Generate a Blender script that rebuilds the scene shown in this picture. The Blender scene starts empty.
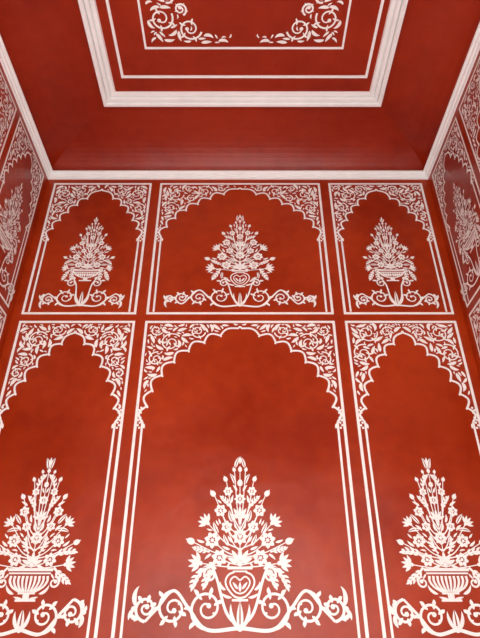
import bpy, math, random
import numpy as np
from mathutils import Vector

S = 3.0          # metres per design unit (distance camera -> end wall)
CZ = 1.55        # eye height
XL, XR = -0.50, 0.49     # side walls
YB, YF = 1.0, -0.35      # end wall, doorway wall
ZFL = -CZ / S            # floor in design units
ZC0, ZC1 = 1.050, 1.070  # cornice bottom/top
ZCEIL = 1.135

scene = bpy.context.scene
try:
    scene.view_settings.view_transform = 'Standard'
    scene.view_settings.look = 'None'
except Exception as e:
    print(e)

# ------------------------------------------------------------------ materials
def mat_red(name, c1, c2, rough=0.30, bump=0.16, spec=.38):
    m = bpy.data.materials.new(name); m.use_nodes = True
    nt = m.node_tree; N = nt.nodes; L = nt.links
    b = N['Principled BSDF']
    tc = N.new('ShaderNodeTexCoord')
    n1 = N.new('ShaderNodeTexNoise'); n1.inputs['Scale'].default_value = 1.3; n1.inputs['Detail'].default_value = 4
    n2 = N.new('ShaderNodeTexNoise'); n2.inputs['Scale'].default_value = 12; n2.inputs['Detail'].default_value = 6
    L.new(tc.outputs['Object'], n1.inputs['Vector']); L.new(tc.outputs['Object'], n2.inputs['Vector'])
    mx = N.new('ShaderNodeMath'); mx.operation = 'MULTIPLY_ADD'
    mx.inputs[1].default_value = 0.45
    L.new(n2.outputs['Fac'], mx.inputs[0]); L.new(n1.outputs['Fac'], mx.inputs[2])
    cr = N.new('ShaderNodeValToRGB')
    cr.color_ramp.elements[0].position = 0.52; cr.color_ramp.elements[0].color = (*c1, 1)
    cr.color_ramp.elements[1].position = 0.90; cr.color_ramp.elements[1].color = (*c2, 1)
    L.new(mx.outputs[0], cr.inputs['Fac']); L.new(cr.outputs['Color'], b.inputs['Base Color'])
    rr = N.new('ShaderNodeMapRange'); rr.inputs['To Min'].default_value = rough - .10; rr.inputs['To Max'].default_value = rough + .16
    L.new(n1.outputs['Fac'], rr.inputs['Value']); L.new(rr.outputs['Result'], b.inputs['Roughness'])
    b.inputs['Specular IOR Level'].default_value = spec
    n3 = N.new('ShaderNodeTexNoise'); n3.inputs['Scale'].default_value = 2.6; n3.inputs['Detail'].default_value = 3
    L.new(tc.outputs['Object'], n3.inputs['Vector'])
    bp = N.new('ShaderNodeBump'); bp.inputs['Strength'].default_value = bump; bp.inputs['Distance'].default_value = 0.08
    L.new(n3.outputs['Fac'], bp.inputs['Height']); L.new(bp.outputs['Normal'], b.inputs['Normal'])
    return m

def mat_plain(name, col, rough=0.6, var=0.06, scale=25):
    m = bpy.data.materials.new(name); m.use_nodes = True
    nt = m.node_tree; N = nt.nodes; L = nt.links
    b = N['Principled BSDF']
    tc = N.new('ShaderNodeTexCoord'); n = N.new('ShaderNodeTexNoise'); n.inputs['Scale'].default_value = scale
    L.new(tc.outputs['Object'], n.inputs['Vector'])
    cr = N.new('ShaderNodeValToRGB')
    cr.color_ramp.elements[0].color = (*[max(0, c - var) for c in col], 1); cr.color_ramp.elements[0].position = .3
    cr.color_ramp.elements[1].color = (*[min(1, c + var) for c in col], 1); cr.color_ramp.elements[1].position = .7
    L.new(n.outputs['Fac'], cr.inputs['Fac']); L.new(cr.outputs['Color'], b.inputs['Base Color'])
    b.inputs['Roughness'].default_value = rough
    return m

RED = mat_red('red_lacquer_plaster', (0.27, 0.018, 0.0015), (0.41, 0.038, 0.003))
REDC = mat_red('red_ceiling_plaster', (0.235, 0.012, 0.0015), (0.33, 0.023, 0.003), rough=0.32)
WHITE = mat_plain('white_lime_paint', (0.92, 0.925, 0.89), 0.6, 0.05)
MOULD = mat_plain('white_moulding_plaster', (0.92, 0.94, 0.93), 0.5, 0.03, 8)
MARBLE = mat_plain('pale_marble', (0.70, 0.68, 0.64), 0.3, 0.06, 3)

# ------------------------------------------------------------------ 2D drawing kit
def mesh_obj(name, verts, faces, mat, smooth=False):
    me = bpy.data.meshes.new(name); me.from_pydata(verts, [], faces); me.update()
    o = bpy.data.objects.new(name, me); scene.collection.objects.link(o)
    me.materials.append(mat)
    if smooth:
        for p in me.polygons: p.use_smooth = True
    return o

def smooth(pts, n=8):
    P = [Vector((p[0], p[1])) for p in pts]
    P = [P[0] * 2 - P[1]] + P + [P[-1] * 2 - P[-2]]
    out = []
    for i in range(1, len(P) - 2):
        a, b, c, d = P[i - 1], P[i], P[i + 1], P[i + 2]
        for k in range(n):
            t = k / n
            q = 0.5 * ((2 * b) + (c - a) * t + (2 * a - 5 * b + 4 * c - d) * t * t + (3 * b - a - 3 * c + d) * t ** 3)
            out.append((q.x, q.y))
    out.append((P[-2].x, P[-2].y))
    return out

class Draw:
    def __init__(self): self.polys = []   # each entry: group of quads/ngons sharing one paint layer
    def stroke(self, pts, w, w1=None):
        n = len(pts)
        if callable(w): ws = [w(i / (n - 1)) for i in range(n)]
        elif w1 is not None: ws = [w + (w1 - w) * i / (n - 1) for i in range(n)]
        else: ws = [w] * n
        Lp, Rp = [], []
        for i in range(n):
            a = pts[max(i - 1, 0)]; b = pts[min(i + 1, n - 1)]
            dx, dy = b[0] - a[0], b[1] - a[1]; l = math.hypot(dx, dy) or 1e-9
            k = 1.0
            if 0 < i < n - 1:   # mitre compensation
                d1 = (pts[i][0] - a[0], pts[i][1] - a[1]); l1 = math.hypot(*d1) or 1e-9
                cs = (d1[0] * dx + d1[1] * dy) / (l1 * l)
                k = 1 / max(cs, 0.6)
            nx, ny = -dy / l * ws[i] / 2 * k, dx / l * ws[i] / 2 * k
            Lp.append((pts[i][0] + nx, pts[i][1] + ny)); Rp.append((pts[i][0] - nx, pts[i][1] - ny))
        self.polys.append([[Lp[i], Lp[i + 1], Rp[i + 1], Rp[i]] for i in range(n - 1)])
    def dot(self, x, y, r, n=10):
        self.polys.append([[(x + r * math.cos(2 * math.pi * i / n), y + r * math.sin(2 * math.pi * i / n)) for i in range(n)]])
    def leaf(self, x, y, a, L, W, bend=0.0, split=False, n=7):
        pts = [(x, y)]; px, py = x, y
        for i in range(n):
            ang = a + bend * (i + .5) / n * 1.6
            px += L / n * math.cos(ang); py += L / n * math.sin(ang)
            pts.append((px, py))
        prof = lambda t: W * (math.sin(math.pi * min(1, max(0, t)) ** 0.8) ** 0.8 if 0 < t < 1 else 0.03)
        if not split:
            self.stroke(pts, prof)
        else:
            for s in (1, -1):
                q = []
                for i, p in enumerate(pts):
                    t = i / n; o = s * (prof(t) * 0.27 + W * 0.05)
                    ang = a + bend * t * 1.6
                    q.append((p[0] - math.sin(ang) * o, p[1] + math.cos(ang) * o))
                self.stroke(q, lambda t: prof(t) * 0.42)
    def acanthus(self, x, y, a, L, W, bend=.6):
        """toothed leaf: curved rib with leaflets on both sides"""
        pts = [(x, y)]; px, py = x, y; n = 5; angs = [a]
        for i in range(n):
            ang = a + bend * (i + .5) / n * 1.6
            px += L / n * math.cos(ang); py += L / n * math.sin(ang); pts.append((px, py)); angs.append(ang)
        self.stroke(pts, W * .26, W * .11)
        for i in range(1, n):
            k = math.sin(math.pi * (i / n) ** .8) * .60 * W + .16 * W
            for s in (1, -1):
                self.leaf(pts[i][0], pts[i][1], angs[i] + s * .80, k, W * .28, bend=-s * .3, n=4)
        self.leaf(pts[-2][0], pts[-2][1], angs[-1], L * .28, W * .30, n=4)
    def flower(self, x, y, r, n=7, a0=0.3):
        for i in range(n):
            a = a0 + 2 * math.pi * i / n
            self.leaf(x + r * .3 * math.cos(a), y + r * .3 * math.sin(a), a, r * .72, r * 1.9 * math.sin(math.pi / n) * .76, n=5)
        self.dot(x, y, r * .22)
    def fan(self, x, y, a, r, n=5, spread=1.0):
        for i in range(n):
            b = a + spread * (2 * i / (n - 1) - 1)
            self.leaf(x + .15 * r * math.cos(b), y + .15 * r * math.sin(b), b, r * (.85 + .2 * math.cos((b - a) * 1.2)), r * .34, n=5)
        self.dot(x, y, r * .2)
    def tulip(self, x, y, a, r):
        for s in (-1, 1):
            self.leaf(x, y, a + s * .75, r * 1.05, r * .36, bend=-s * .9, n=6)
        self.leaf(x + r * .15 * math.cos(a), y + r * .15 * math.sin(a), a, r * 1.0, r * .30, n=5)
    def spiral(self, cx, cy, r, a0, turns, sgn, w, rin=.22, bud=True):
        n = max(12, int(turns * 24)); pts = []
        for i in range(n + 1):
            t = i / n; a = a0 + sgn * turns * 2 * math.pi * t
            rr = r * (1 - (1 - rin) * t ** .9)
            pts.append((cx + rr * math.cos(a), cy + rr * math.sin(a)))
        self.stroke(pts, w, w * .6)
        if bud: self.dot(pts[-1][0], pts[-1][1], w * .85)
    def add(self, other, dx=0, dy=0, sx=1, sy=1):
        for g in other.polys:
            self.polys.append([[(p[0] * sx + dx, p[1] * sy + dy) for p in f] for f in g])
    def mirrored(self):
        d = Draw(); d.add(self); d.add(self, sx=-1); return d

def to_object(name, draw, frame, mat=WHITE, base=0.0015):
    """frame(u,v,off_m) -> world position on the wall"""
    V, F = [], []
    for gi, g in enumerate(draw.polys):
        off = base + (gi % 97) * 0.00003
        for f in g:
            i0 = len(V)
            for p in f: V.append(frame(p[0], p[1], off))
            F.append(tuple(range(i0, i0 + len(f))))
    return mesh_obj(name, V, F, mat)

def f_back(u, v, o): return (u * S, YB * S - o, CZ + v * S)
def f_left(u, v, o): return (XL * S + o, u * S, CZ + v * S)
def f_right(u, v, o): return (XR * S - o, u * S, CZ + v * S)
def f_ceil(u, v, o): return (u * S, v * S, CZ + ZCEIL * S - o)

# ------------------------------------------------------------------ fillers
class Occ:
    def __init__(self): self.a = np.zeros((0, 3))
    def add(self, pts):
        self.a = np.vstack([self.a, np.array(pts, float).reshape(-1, 3)])
    def free(self, pts, gap):
        if len(self.a) == 0: return True
        P = np.array(pts, float)
        d = np.hypot(P[:, None, 0] - self.a[None, :, 0], P[:, None, 1] - self.a[None, :, 1])
        return bool((d > P[:, None, 2] + self.a[None, :, 2] + gap).all())

def leaf_pts(x, y, a, L, W, bend):
    out = []; px, py = x, y; n = 10
    rad = {1: .15, 3: .38, 5: .5, 7: .38, 9: .12}
    for i in range(n):
        ang = a + bend * (i + .5) / n * 1.6
        px += L / n * math.cos(ang); py += L / n * math.sin(ang)
        if i in rad: out.append((px, py, W * rad[i]))
    return out

def leaf_fill(d, occ, rng, cand, inside, orient, sizes, gap, wr=.34, split_from=1e9, maxbend=.5, acan_from=1e9, core=False):
    for L, trials in sizes:
        for _ in range(trials):
            x, y = cand(rng)
            a = orient(x, y, rng); bend = rng.uniform(-maxbend, maxbend)
            big = L >= acan_from
            W = L * (wr * 1.4 if big else wr)
            x0, y0 = x - L * .5 * math.cos(a), y - L * .5 * math.sin(a)
            pts = leaf_pts(x0, y0, a, L, W, bend)
            chk = pts[:3] if core else pts
            if not all(inside(p[0], p[1], p[2]) for p in chk): continue
            if core and not all(p[0] > p[2] for p in pts): continue
            if not occ.free(pts, gap): continue
            occ.add(pts)
            if big: d.acanthus(x0, y0, a, L, W, bend)
            else: d.leaf(x0, y0, a, L, W, bend, split=(L >= split_from))

# ------------------------------------------------------------------ arches with spandrel scrollwork
def arch_curve(cusps, bulge=.34):
    """lobes bulging outwards between the cusps, small ogee point at the crown"""
    pts = []
    for i in range(len(cusps) - 1):
        (x0, y0), (x1, y1) = cusps[i], cusps[i + 1]
        dx, dy = x1 - x0, y1 - y0; l = math.hypot(dx, dy)
        nx, ny = dy / l, -dx / l
        last = i == len(cusps) - 2
        for k in range(8):
            t = k / 8; h = bulge * l * math.sin(math.pi * t)
            if last: h = .16 * l * math.sin(math.pi * min(1, t * 1.25)) - (.05 * l * math.sin(math.pi * (t - .8) / .2) if t > .8 else 0)
            pts.append((x0 + dx * t + nx * h, y0 + dy * t + ny * h))
    pts.append(cusps[-1])
    return pts

def arch_panel(hw, hwi, ztop, zbot, cusps, seed, rscale=1.0, wf=.0056, band=.0043):
    fr = Draw()
    m = wf / 2
    fr.stroke([(-hw, zbot), (hw, zbot)], wf); fr.stroke([(-hw, ztop), (hw, ztop)], wf)
    fr.stroke([(-hw, zbot - m), (-hw, ztop + m)], wf); fr.stroke([(hw, zbot - m), (hw, ztop + m)], wf)
    ar = Draw()
    cur = arch_curve(cusps)
    half = Draw()
    half.stroke([(hwi, zbot + .004), cur[0]], band)
    half.stroke(cur, band)
    for c in cusps[1:-1]:
        half.dot(c[0] - .0012, c[1] - .002, band * .5)
    zs = cusps[0][1]
    half.leaf(hwi - .001, zs - .002, -1.9, .012, .006)
    rng = random.Random(seed)
    dense = np.array(cur)
    ip = [(0, zs - .02), (hwi, zs - .02)] + list(cur)
    def in_poly(x, y):
        c = False; j = len(ip) - 1
        for i in range(len(ip)):
            xi, yi = ip[i]; xj, yj = ip[j]
            if (yi > y) != (yj > y) and x < (xj - xi) * (y - yi) / (yj - yi) + xi: c = not c
            j = i
        return c
    e = wf / 2 + .0020; eb = band / 2 + .0016
    def clear(x, y):
        if x < 0 or x > hw or y > ztop or y < zs or in_poly(x, y): return -1
        return min(hw - x - e, ztop - y - e, float(np.hypot(dense[:, 0] - x, dense[:, 1] - y).min()) - eb)
    occ = Occ(); circ = []
    for r in [.023, .0195, .0165, .0140, .0118]:
        r *= rscale
        for _ in range(900):
            x = rng.uniform(0, hw); y = rng.uniform(zs, ztop)
            if x < r + .001: continue
            if clear(x, y) < r: continue
            if all(math.hypot(x - c[0], y - c[1]) > r + c[2] + .0035 * rscale for c in circ):
                circ.append((x, y, r))
    circ.sort(key=lambda c: math.atan2(c[1] - zs, c[0]))
    sg = 1
    for i, (x, y, r) in enumerate(circ):
        nxt = circ[i + 1] if i + 1 < len(circ) else (x * .3, ztop - r, r)
        a0 = math.atan2(nxt[1] - y, nxt[0] - x) + rng.uniform(-.5, .5); sg = -sg
        w = .0031
        T = 1.30 if r > .015 * rscale else 1.0
        n = int(T * 22); P = []
        for q in range(n + 1):
            t = q / n; a = a0 + sg * T * 2 * math.pi * t; rr = r * (.97 - .70 * t ** .95)
            P.append((x + rr * math.cos(a), y + rr * math.sin(a)))
        half.stroke(P, w, w * .75)
        occ.add([(p[0], p[1], w * .5) for p in P])
        a = a0 + sg * T * 2 * math.pi
        half.fan(P[-1][0], P[-1][1], a + sg * 1.9, r * .46, 3, .8)
        occ.add([(x, y, r * .22)])
        for off in (1.0, 2.3, 3.6, 4.9):
            t = off / (T * 6.283)
            if t > .72: break
            b = a0 + sg * off; rr = r * (.97 - .70 * t ** .95)
            half.leaf(x + rr * math.cos(b), y + rr * math.sin(b), b + sg * 2.35, r * .38, r * .18, bend=sg * .5, n=4)
            occ.add([(x + rr * .82 * math.cos(b + sg * .12), y + rr * .82 * math.sin(b + sg * .12), r * .09)])
            half.leaf(x + rr * math.cos(b), y + rr * math.sin(b), b + sg * .8, r * .32, r * .18, bend=-sg * .5, n=4)
    def orient(x, y, r):
        if circ:
            c = min(circ, key=lambda c: math.hypot(x - c[0], y - c[1]) - c[2])
            return math.atan2(y - c[1], x - c[0]) + r.choice((.9, -.9, .5)) + r.uniform(-.4, .4)
        return r.uniform(0, 6.28)
    leaf_fill(half, occ, rng, lambda r: (r.uniform(0, hw), r.uniform(zs, ztop)),
              lambda x, y, w: clear(x, y) > w * .8 and x > w, orient,
              [(.022, 700), (.016, 900), (.0115, 1200), (.0080, 1300)], .0011, wr=.34, maxbend=1.1)
    for k in range(9):
        zz = zs + .030 - k * .0052
        half.dot(hwi + (hw - hwi) * .52 + (.0018 if k % 2 else -.0018), zz, .0024)
    ar.add(half.mirrored())
    return fr, ar

# ------------------------------------------------------------------ rinceau (scrolling stem) under the vases
def rinceau(hw, h, circles, w, rise=None):
    half = Draw()
    stem = [(0, h * .10)]
    for i, (cx, cy, r) in enumerate(circles):
        low = i % 2 == 0
        stem.append((cx, cy - r if low else cy + r))
        if i + 1 < len(circles):
            nx, ny, nr = circles[i + 1]
            stem.append(((cx + r + nx - nr) / 2, (cy + ny) / 2))
    lx, ly, lr = circles[-1]
    half.stroke(smooth(stem, 10), w, w * .7)
    for i, (cx, cy, r) in enumerate(circles):
        low = i % 2 == 0
        a0 = -math.pi / 2 if low else math.pi / 2
        sg = 1 if low else -1
        T = 1.6
        half.spiral(cx, cy, r, a0, T, sg, w * .82, rin=.16)
        for off, kk in ((.7, 1), (1.5, 1), (2.4, 1), (3.3, .9), (4.2, .8), (5.2, .6)):
            b = a0 + sg * off; rr = r * (1 - .84 * (off / (T * 6.283)) ** .9)
            px, py = cx + rr * math.cos(b), cy + rr * math.sin(b)
            if off < 4.8: half.leaf(px, py, b + sg * .75, r * .46 * kk, w * 1.1, bend=-sg * .8, n=5)
            if 1.5 < off: half.leaf(px, py, b + sg * 2.5, r * .30 * kk, w * .8, bend=sg * .5, n=5)
    s = 1 if (len(circles) - 1) % 2 == 0 else -1
    half.leaf(lx + lr * .8, ly + s * lr * .1, .9 * s, (hw - lx - lr * .8) * 1.5 + w, w * 1.3, bend=.9 * s)
    half.leaf(lx + lr * .5, ly - s * lr * .8, -.1, (hw - lx - lr * .5) * .9, w * 1.2, bend=.9 * s)
    half.leaf(lx + lr * .9, ly, -.5 * s, (hw - lx - lr * .7), w * 1.1, bend=-.7 * s)
    if rise:   # rising tendrils that embrace the vase foot
        rx, ry, rr = rise
        half.stroke(smooth([(.002, h * .12), (rx * .45, h * .38), (rx - rr * .9, ry - rr * .6), (rx - rr * .2, ry + rr)], 8), w * .85, w * .7)
        half.spiral(rx, ry, rr, math.pi * .62, 1.25, -1, w * .75, rin=.25)
        half.leaf(rx - rr * .5, ry + rr * .85, 1.2, rr * 1.0, w * 1.2, bend=-.7)
        half.leaf(rx + rr * .8, ry + rr * .4, .7, rr * .9, w * 1.1, bend=-.8)
    half.leaf(.002, h * .08, .75, h * .5, w * 1.1, bend=.6)
    d = half.mirrored()
    d.leaf(0, h * .06, math.pi / 2, h * .5, w * 1.8, split=True)
    d.dot(0, h * .1, w * .9)
    return d

# ------------------------------------------------------------------ vases
def vase_bowl(H, R, handles=True):
    half = Draw()
    for i in range(5):
        x0 = R * (.1 + .2 * i); x1 = x0 * .42
        pts = [(x0, H * .76), (x0 * 1.02, H * .6), (x0 * .82, H * .42), (x1, H * .28)]
        half.stroke(smooth(pts, 4), lambda t: R * .13 * (1 - .35 * t))
    half.stroke([(0, H * .24), (R * .42, H * .24)], H * .06)
    half.stroke([(0, H * .12), (R * .16, H * .12)], H * .18)
    half.stroke([(0, H * .03), (R * .5, H * .03)], H * .07)
    half.leaf(R * .12, H * .05, .25, R * .5, H * .08)
    half.stroke([(0, H * .84), (R * 1.04, H * .84)], H * .05)
    half.stroke([(0, H * .95), (R * 1.12, H * .95), ], H * .09)
    if handles:
        half.spiral(R * 1.26, H * .56, R * .28, math.pi / 2, 1.15, -1, H * .075, rin=.3)
        half.leaf(R * .6, H * .22, .1, R * .65, H * .1, bend=.8)
    return half.mirrored()

def vase_shallow(H, R):
    """low banded dish used in the side niches"""
    half = Draw()
    half.stroke([(0, H * .94), (R * 1.15, H * .94)], H * .12)
    half.stroke([(0, H * .76), (R * 1.0, H * .76)], H * .09)
    for i in range(5):
        half.leaf(R * (.1 + .19 * i), H * .70, -math.pi / 2 - .12 * i, H * .34, R * .16)
    half.stroke(smooth([(R * 1.0, H * .74), (R * .78, H * .5), (R * .3, H * .32), (0, H * .3)], 5), H * .09)
    half.stroke([(0, H * .18), (R * .18, H * .18)], H * .2)
    half.stroke([(0, H * .05), (R * .5, H * .05)], H * .1)
    return half.mirrored()

def vase_urn(H, R):
    half = Draw()
    prof = [(0, H * .06), (R * .45, H * .12), (R * .95, H * .36), (R * 1.08, H * .58), (R * .85, H * .76), (R * .42, H * .84)]
    half.stroke(smooth(prof, 6), R * .13)
    inner = [(0, H * .19), (R * .36, H * .25), (R * .7, H * .45), (R * .70, H * .6), (R * .38, H * .7), (0, H * .58)]
    half.stroke(smooth(inner, 6), R * .11)
    half.leaf(R * .16, H * .32, .9, H * .28, R * .2)
    half.stroke([(0, H * .86), (R * .55, H * .86)], H * .05)
    half.stroke([(0, H * .96), (R * .95, H * .96)], H * .08)
    half.stroke([(0, 0), (R * .6, 0)], H * .07)
    half.leaf(R * 1.05, H * .30, .2, R * .8, R * .22, bend=.9)
    half.leaf(R * .6, H * .08, -.1, R * .9, R * .2, bend=.6)
    d = half.mirrored()
    d.leaf(0, H * .24, math.pi / 2, H * .30, R * .22)
    d.dot(0, -.0, H * .06)
    return d

# ------------------------------------------------------------------ bouquet
def bouquet(H, hw, vase, seed, cut=.85):
    d = Draw(); k = H / .234
    rng = random.Random(seed)
    vh = H * (.21 if vase != 'shallow' else .17)
    if vase == 'urn': d.add(vase_urn(vh, hw * .26))
    elif vase == 'shallow': d.add(vase_shallow(vh, hw * .50))
    else: d.add(vase_bowl(vh, hw * .48, handles=True))
    y0 = vh * 1.02; span = H - y0
    half = Draw(); cen = Draw(); occ = Occ()
    X = lambda f: f * hw
    Y = lambda s: y0 + s * span
    axis = [(.02, .21, 'fan'), (.25, .16, 'fl'), (.41, .17, 'fan'), (.59, .12, 'fl'), (.71, .13, 'tu'), (.85, .10, 'tu')]
    for s, r, kind in axis:
        rr = r * hw
        if kind == 'fan': cen.fan(0, Y(s), math.pi / 2, rr * 1.25, 5, 1.15); occ.add([(0, Y(s) + rr * .6, rr * .85)])
        elif kind == 'fl': cen.flower(0, Y(s), rr, 8, math.pi / 2); occ.add([(0, Y(s), rr)])
        else: cen.tulip(0, Y(s), math.pi / 2, rr * 1.2); occ.add([(0, Y(s) + rr * .5, rr * .6)])
    cen.leaf(0, Y(.93), math.pi / 2, span * .075, .0045 * k)
    cen.stroke([(0, Y(-.02)), (0, Y(.9))], .0015 * k)
    br = [(.80, .02, .16, 'fan'), (.40, .07, .16, 'fl'), (.90, .19, .14, 'tu'), (.56, .22, .16, 'fl'), (.30, .34, .12, 'fl'),
          (.68, .36, .14, 'fan'), (.42, .49, .13, 'fl'), (.50, .61, .12, 'tu'), (.23, .66, .10, 'fl'), (.30, .755, .10, 'tu'), (.14, .84, .08, 'tu')]
    for f, s, r, kind in br:
        f += rng.uniform(-.03, .03); s += rng.uniform(-.012, .012)
        x, y, rr = X(f), Y(s), r * hw
        ys = y0 + max(0, s) * span * .45 - .004 * k
        th = math.atan2(y - ys, x) * .8 + .15
        pts = smooth([(0.001, ys), (x * .5, ys + (y - ys) * .30), (x, y)], 6)
        half.stroke(pts, .0022 * k, .0015 * k)
        if kind == 'fl': half.flower(x, y, rr, 7 if r > .13 else 6, rng.random()); occ.add([(x, y, rr)])
        elif kind == 'fan': half.fan(x, y, th, rr * 1.35, 5, .95); occ.add([(x + rr * .6 * math.cos(th), y + rr * .6 * math.sin(th), rr * .85)])
        else: half.tulip(x, y, th, rr * 1.25); occ.add([(x + rr * .5 * math.cos(th), y + rr * .5 * math.sin(th), rr * .62)])
    def env(s):
        if s < 0: return hw * .88 if s > -.13 else 0
        return hw * min(1.0, .92 + s) * ((1 - s) ** cut)
    def inside(x, y, w):
        s = (y - y0) / span
        return x > w + .0006 and s < .97 and x < env(s) and not (s < 0 and x < hw * .52)
    def orient(x, y, r):
        s = (y - y0) / span
        ys = y0 + max(s, 0) * span * .55
        a = math.atan2(y - ys, x)
        if s < .12: a -= .45
        return a + r.uniform(-.4, .4)
    leaf_fill(half, occ, rng, lambda r: (r.uniform(0, hw), r.uniform(y0 - .1 * span, H)), inside, orient,
              [(.038 * k, 800), (.029 * k, 1000), (.021 * k, 1200), (.0145 * k, 1200), (.0105 * k, 600)], .0016 * k, wr=.29, split_from=.020 * k, acan_from=.028 * k, core=True, maxbend=.6)
    d.add(half.mirrored()); d.add(cen)
    return d

# ------------------------------------------------------------------ designs
ZL_TOP, ZL_BOT = .6147, .010
ZU_TOP, ZU_BOT = 1.034, .637
def lerpc(fr, hwi): return [(f * hwi, z) for f, z in fr]
LOW_C = [(1, .385), (.97, .418), (.93, .452), (.84, .486), (.72, .517), (.57, .543), (.40, .563), (.22, .580), (0, .603)]
LOW_S = [(1, .385), (.955, .415), (.88, .445), (.76, .475), (.60, .507), (.42, .535), (.22, .560), (0, .592)]
UP_C = [(1, .855), (.94, .888), (.84, .916), (.71, .942), (.56, .963), (.40, .981), (.22, .997), (0, 1.020)]
UP_S = [(1, .855), (.93, .883), (.81, .910), (.67, .936), (.50, .960), (.30, .982), (0, 1.016)]

cache = {}
def get(key, fn):
    if key not in cache: cache[key] = fn()
    return cache[key]

def place_panel(frame, uc, hw, wide, upper):
    hwi = hw - .013
    key = ('p', round(hw, 3), wide, upper)
    zt, zb = (ZU_TOP, ZU_BOT) if upper else (ZL_TOP, ZL_BOT)
    cs = (UP_C if wide else UP_S) if upper else (LOW_C if wide else LOW_S)
    fr, ar = get(key, lambda: arch_panel(hw, hwi, zt, zb, lerpc(cs, hwi), int(hw * 1000) + upper * 7, rscale=(.9 if upper else 1.05) * (1 if wide else .95)))
    shift = lambda u, v, o: frame(u + uc, v, o)
    to_object('painted_panel_border', fr, shift)
    to_object('painted_cusped_arch', ar, shift)
    if upper:
        if wide: b, zb0 = get('bu', lambda: bouquet(.218, .076, 'urn', 5)), .709
        else: b, zb0 = get('bs', lambda: bouquet(.195, .057, 'shallow', 9)), .724
        if wide: r = get('ru', lambda: rinceau(.176, .075, [(.044, .029, .024), (.092, .028, .020), (.130, .027, .016), (.156, .024, .009)], .0043, rise=(.036, .068, .011)))
        else: r = get('rs', lambda: rinceau(.100, .080, [(.036, .028, .022), (.074, .023, .015)], .0043, rise=(.028, .068, .012)))
        zr = .650
    else:
        if wide: b, zb0 = get('bl', lambda: bouquet(.240, .086, 'urn', 21)), .076
        else: b, zb0 = get('bls', lambda: bouquet(.240, .071, 'bowlh', 33)), .074
        if wide: r = get('rl', lambda: rinceau(.188, .080, [(.054, .036, .030), (.110, .036, .026), (.154, .036, .019)], .0058, rise=(.050, .086, .013)))
        else: r = get('rls', lambda: rinceau(.106, .06, [(.036, .024, .024), (.080, .030, .019)], .0056))
        zr = .028
    to_object('painted_flower_vase', b, lambda u, v, o: frame(u + uc, v + zb0, o))
    to_object('painted_scroll_ornament', r, lambda u, v, o: frame(u + uc, v + zr, o), base=.0047)

for upper in (True, False):
    place_panel(f_back, 0.0, .2035, True, upper)
    place_panel(f_back, -.3545, .1235, False, upper)
    place_panel(f_back, .3495, .1185, False, upper)
    for fr in (f_left, f_right):
        place_panel(fr, .885, .087, False, upper)
        place_panel(fr, .57, .2035, True, upper)
        place_panel(fr, .255, .087, False, upper)

# ------------------------------------------------------------------ room shell
def box(V, F, x0, x1, y0, y1, z0, z1):
    i = len(V)
    V += [(x0, y0, z0), (x1, y0, z0), (x1, y1, z0), (x0, y1, z0), (x0, y0, z1), (x1, y0, z1), (x1, y1, z1), (x0, y1, z1)]
    F += [(i, i + 3, i + 2, i + 1), (i + 4, i + 5, i + 6, i + 7), (i, i + 1, i + 5, i + 4), (i + 1, i + 2, i + 6, i + 5), (i + 2, i + 3, i + 7, i + 6), (i + 3, i, i + 4, i + 7)]
def boxes(name, lst, mat):
    V, F = [], []
    for b in lst: box(V, F, *b)
    return mesh_obj(name, V, F, mat)
xl, xr, yb, yf = XL * S, XR * S, YB * S, YF * S
zt = CZ + 1.12 * S
T = .25
# made up for fill light: a tall window opening beside / behind the viewer
wy0, wy1, wz0, wz1 = -.95, .15, 1.0, 3.7
def side_wall(name, xa, xb):
    return boxes(name, [(xa, xb, wy1, yb, 0, zt), (xa, xb, yf - T, wy0, 0, zt), (xa, xb, wy0, wy1, 0, wz0), (xa, xb, wy0, wy1, wz1, zt)], RED)
boxes('wall_back', [(xl - T, xr + T, yb, yb + T, 0, zt)], RED)
side_wall('wall_left', xl - T, xl)
side_wall('wall_right', xr, xr + T)
for i, (xa, sgn) in enumerate(((xl, 1), (xr, -1))):
    f = .06; x0, x1 = (xa - .10, xa - .04) if sgn > 0 else (xa + .04, xa + .10)
    ym = (wy0 + wy1) / 2; bars = [(x0, x1, wy0, wy0 + f, wz0, wz1), (x0, x1, wy1 - f, wy1, wz0, wz1), (x0, x1, wy0, wy1, wz0, wz0 + f), (x0, x1, wy0, wy1, wz1 - f, wz1), (x0, x1, ym - .02, ym + .02, wz0, wz1)]
    for k in range(1, 4):
        zz = wz0 + (wz1 - wz0) * k / 4; bars.append((x0, x1, wy0, wy1, zz - .02, zz + .02))
    boxes('window_%d' % (i + 1), bars, MOULD)  # frame and bars for the made-up opening, no known part of the room
dw, dh = 1.15, 3.0
boxes('wall_front', [(xl, -dw, yf - T, yf, 0, zt), (dw, xr, yf - T, yf, 0, zt), (-dw, dw, yf - T, yf, dh, zt)], RED)
boxes('floor', [(xl - T, xr + T, yf - T - 4, yb + T, -.1, 0)], MARBLE)

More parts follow.
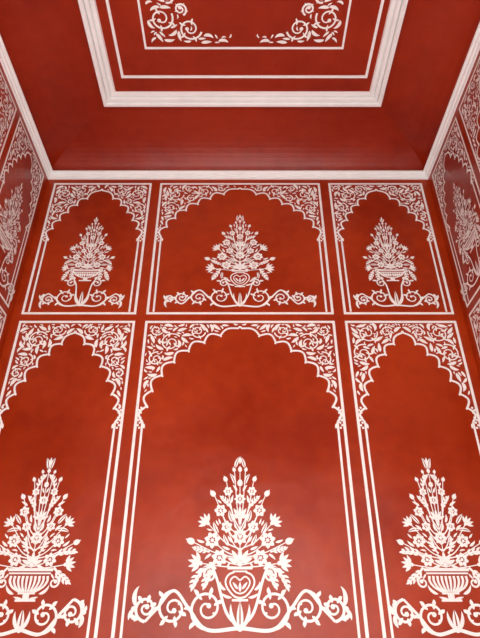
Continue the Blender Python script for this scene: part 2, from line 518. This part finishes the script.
# ceiling: curved cove + flat panel
inn = (-.327, .339, -.18, .8327)
V, F = [], []
NS = 14
for i in range(NS + 1):
    t = i / NS * math.pi / 2
    a = 1 - math.cos(t); z = 1.066 + (ZCEIL - 1.066) * math.sin(t)
    r = (XL + (inn[0] - XL) * a, XR + (inn[1] - XR) * a, YF + (inn[2] - YF) * a, YB + (inn[3] - YB) * a)
    V += [(r[0] * S, r[2] * S, CZ + z * S), (r[1] * S, r[2] * S, CZ + z * S), (r[1] * S, r[3] * S, CZ + z * S), (r[0] * S, r[3] * S, CZ + z * S)]
for i in range(NS):
    for k in range(4):
        a = i * 4 + k; b = i * 4 + (k + 1) % 4
        F.append((a, b, b + 4, a + 4))
F.append((NS * 4, NS * 4 + 1, NS * 4 + 2, NS * 4 + 3))
mesh_obj('ceiling', V, F, REDC)
boxes('roof', [(xl - T, xr + T, yf - T, yb + T, CZ + 1.145 * S, CZ + 1.145 * S + .2)], MOULD)

def moulding(name, rect, profile, mat):
    """rect (x0,x1,y0,y1); profile list of (inset, z) swept round with mitred corners"""
    V, F = [], []
    for ins, z in profile:
        x0, x1, y0, y1 = rect[0] + ins, rect[1] - ins, rect[2] + ins, rect[3] - ins
        V += [(x0 * S, y0 * S, CZ + z * S), (x1 * S, y0 * S, CZ + z * S), (x1 * S, y1 * S, CZ + z * S), (x0 * S, y1 * S, CZ + z * S)]
    for i in range(len(profile) - 1):
        for k in range(4):
            a = i * 4 + k; b = i * 4 + (k + 1) % 4
            F.append((a, b, b + 4, a + 4))
    return mesh_obj(name, V, F, mat)

c0 = ZC0
moulding('trim_1', (XL, XR, YF, YB), [(0, c0), (.004, c0), (.005, c0 + .003), (.003, c0 + .005), (.003, c0 + .006), (.008, c0 + .007), (.0095, c0 + .010),
          (.0075, c0 + .012), (.0075, c0 + .013), (.0125, c0 + .0145), (.014, c0 + .017), (.013, c0 + .020), (0, c0 + .021)], MOULD)
zc = ZCEIL
moulding('trim_2', inn, [(-.003, zc + .001), (-.001, zc - .013), (.006, zc - .014), (.0085, zc - .011), (.009, zc - .003), (.0105, zc - .003), (.011, zc - .010), (.018, zc - .010), (.0195, zc - .007), (.020, zc - .001), (.0225, zc - .001),
          (.023, zc - .006), (.030, zc - .0055), (.032, zc + .001)], MOULD)
moulding('trim_3', (-.2745, .2945, -.12, .765), [(0, zc), (0, zc - .002), (.006, zc - .002), (.006, zc)], MOULD)
moulding('trim_4', (-.210, .228, -.06, .695), [(0, zc), (0, zc - .0015), (.0045, zc - .0015), (.0045, zc)], MOULD)

# ceiling corner scrollwork
def ceiling_scroll():
    half = Draw(); rng = random.Random(4)
    hx, yt = .206, .682
    def clear(x, y):
        if x < .022 or x > hx or y > yt: return -1
        lim = .662 - .075 * (max(0, x - .045) / .085) ** 2
        if x > .150: lim = .34
        return min(hx - x, yt - y, (y - lim) * .75)
    occ = Occ(); circ = []
    for r in (.026, .022, .018, .014):
        for _ in range(1200):
            x, y = rng.uniform(.022, hx), rng.uniform(.40, yt)
            if clear(x, y) < r + .002: continue
            if all(math.hypot(x - c[0], y - c[1]) > r + c[2] + .004 for c in circ): circ.append((x, y, r))
    circ.sort(key=lambda c: c[1] - c[0])
    sg = 1
    for i, (x, y, r) in enumerate(circ):
        nxt = circ[i + 1] if i + 1 < len(circ) else (0, yt, r)
        a0 = math.atan2(nxt[1] - y, nxt[0] - x); sg = -sg; T = 1.45; n = 32; P = []; w = .0042
        for q in range(n + 1):
            t = q / n; a = a0 + sg * T * 6.283 * t; rr = r * (.97 - .72 * t ** .95)
            P.append((x + rr * math.cos(a), y + rr * math.sin(a)))
        half.stroke(P, w, w * .7); occ.add([(p[0], p[1], w * .5) for p in P])
        half.dot(P[-1][0], P[-1][1], w)
        for off in (.8, 2.0, 3.3, 4.6):
            t = off / (T * 6.283); b = a0 + sg * off; rr = r * (.97 - .72 * t ** .95)
            half.leaf(x + rr * math.cos(b), y + rr * math.sin(b), b + sg * .8, r * .34, r * .17, bend=-sg * .6, n=4)
            half.leaf(x + rr * math.cos(b), y + rr * math.sin(b), b + sg * 2.35, r * .32, r * .14, bend=sg * .5, n=4)
    def orient(x, y, r):
        c = min(circ, key=lambda c: math.hypot(x - c[0], y - c[1]) - c[2])
        return math.atan2(y - c[1], x - c[0]) + r.choice((.9, -.9))
    leaf_fill(half, occ, rng, lambda r: (r.uniform(.022, hx), r.uniform(.40, yt)), lambda x, y, w: clear(x, y) > w,
              orient, [(.024, 700), (.017, 700), (.011, 500)], .0028, wr=.30, maxbend=1.2)
    return half.mirrored()
cs = ceiling_scroll()
to_object('painted_ceiling_scrollwork', cs, lambda u, v, o: f_ceil(u + .009, v, o))
to_object('painted_ceiling_scrollwork', cs, lambda u, v, o: f_ceil(u + .009, .635 - v, o))

# ------------------------------------------------------------------ lights
def area(name, loc, target, sx, sy, power, col):
    l = bpy.data.lights.new(name, 'AREA'); l.shape = 'RECTANGLE'; l.size = sx; l.size_y = sy; l.energy = power; l.color = col
    o = bpy.data.objects.new(name, l); scene.collection.objects.link(o); o.location = loc
    o.rotation_euler = (Vector(target) - Vector(loc)).to_track_quat('-Z', 'Y').to_euler()
    return o
area('doorway_daylight', (0, -1.5, 1.6), (0, 3, 2.6), 2.2, 2.8, 98, (1, .99, .96))
area('uplight', (0, .6, .25), (0, .61, 5), 2.4, 2.6, 54, (1, .99, .97))  # added fill lamp, stands in for bounce off a sunlit floor
for nm, x, tx, pw in (('window_daylight', xl - .2, 1.4, 36), ('window_daylight', xr + .2, -1.4, 48)):  # added fills behind the made-up side openings, brighten the walls opposite
    area(nm, (x, -.4, 2.35), (tx, 1.2, 3.0), 1.05, 2.6, pw, (1, .99, .97))

w = bpy.data.worlds.new('sky_world'); scene.world = w; w.use_nodes = True
nt = w.node_tree; bg = nt.nodes['Background']
sky = nt.nodes.new('ShaderNodeTexSky')
try: sky.sky_type = 'HOSEK_WILKIE'
except Exception: pass
nt.links.new(sky.outputs['Color'], bg.inputs['Color']); bg.inputs['Strength'].default_value = 0.4

# ------------------------------------------------------------------ camera
cam = bpy.data.cameras.new('camera'); co = bpy.data.objects.new('camera', cam); scene.collection.objects.link(co)
cam.sensor_fit = 'VERTICAL'; cam.sensor_height = 36.0; cam.lens = 539 / 638 * 36
cam.clip_start = .02
co.location = (0, 0, CZ)
co.rotation_euler = (math.radians(90 + 31.9), 0, 0)
scene.camera = co
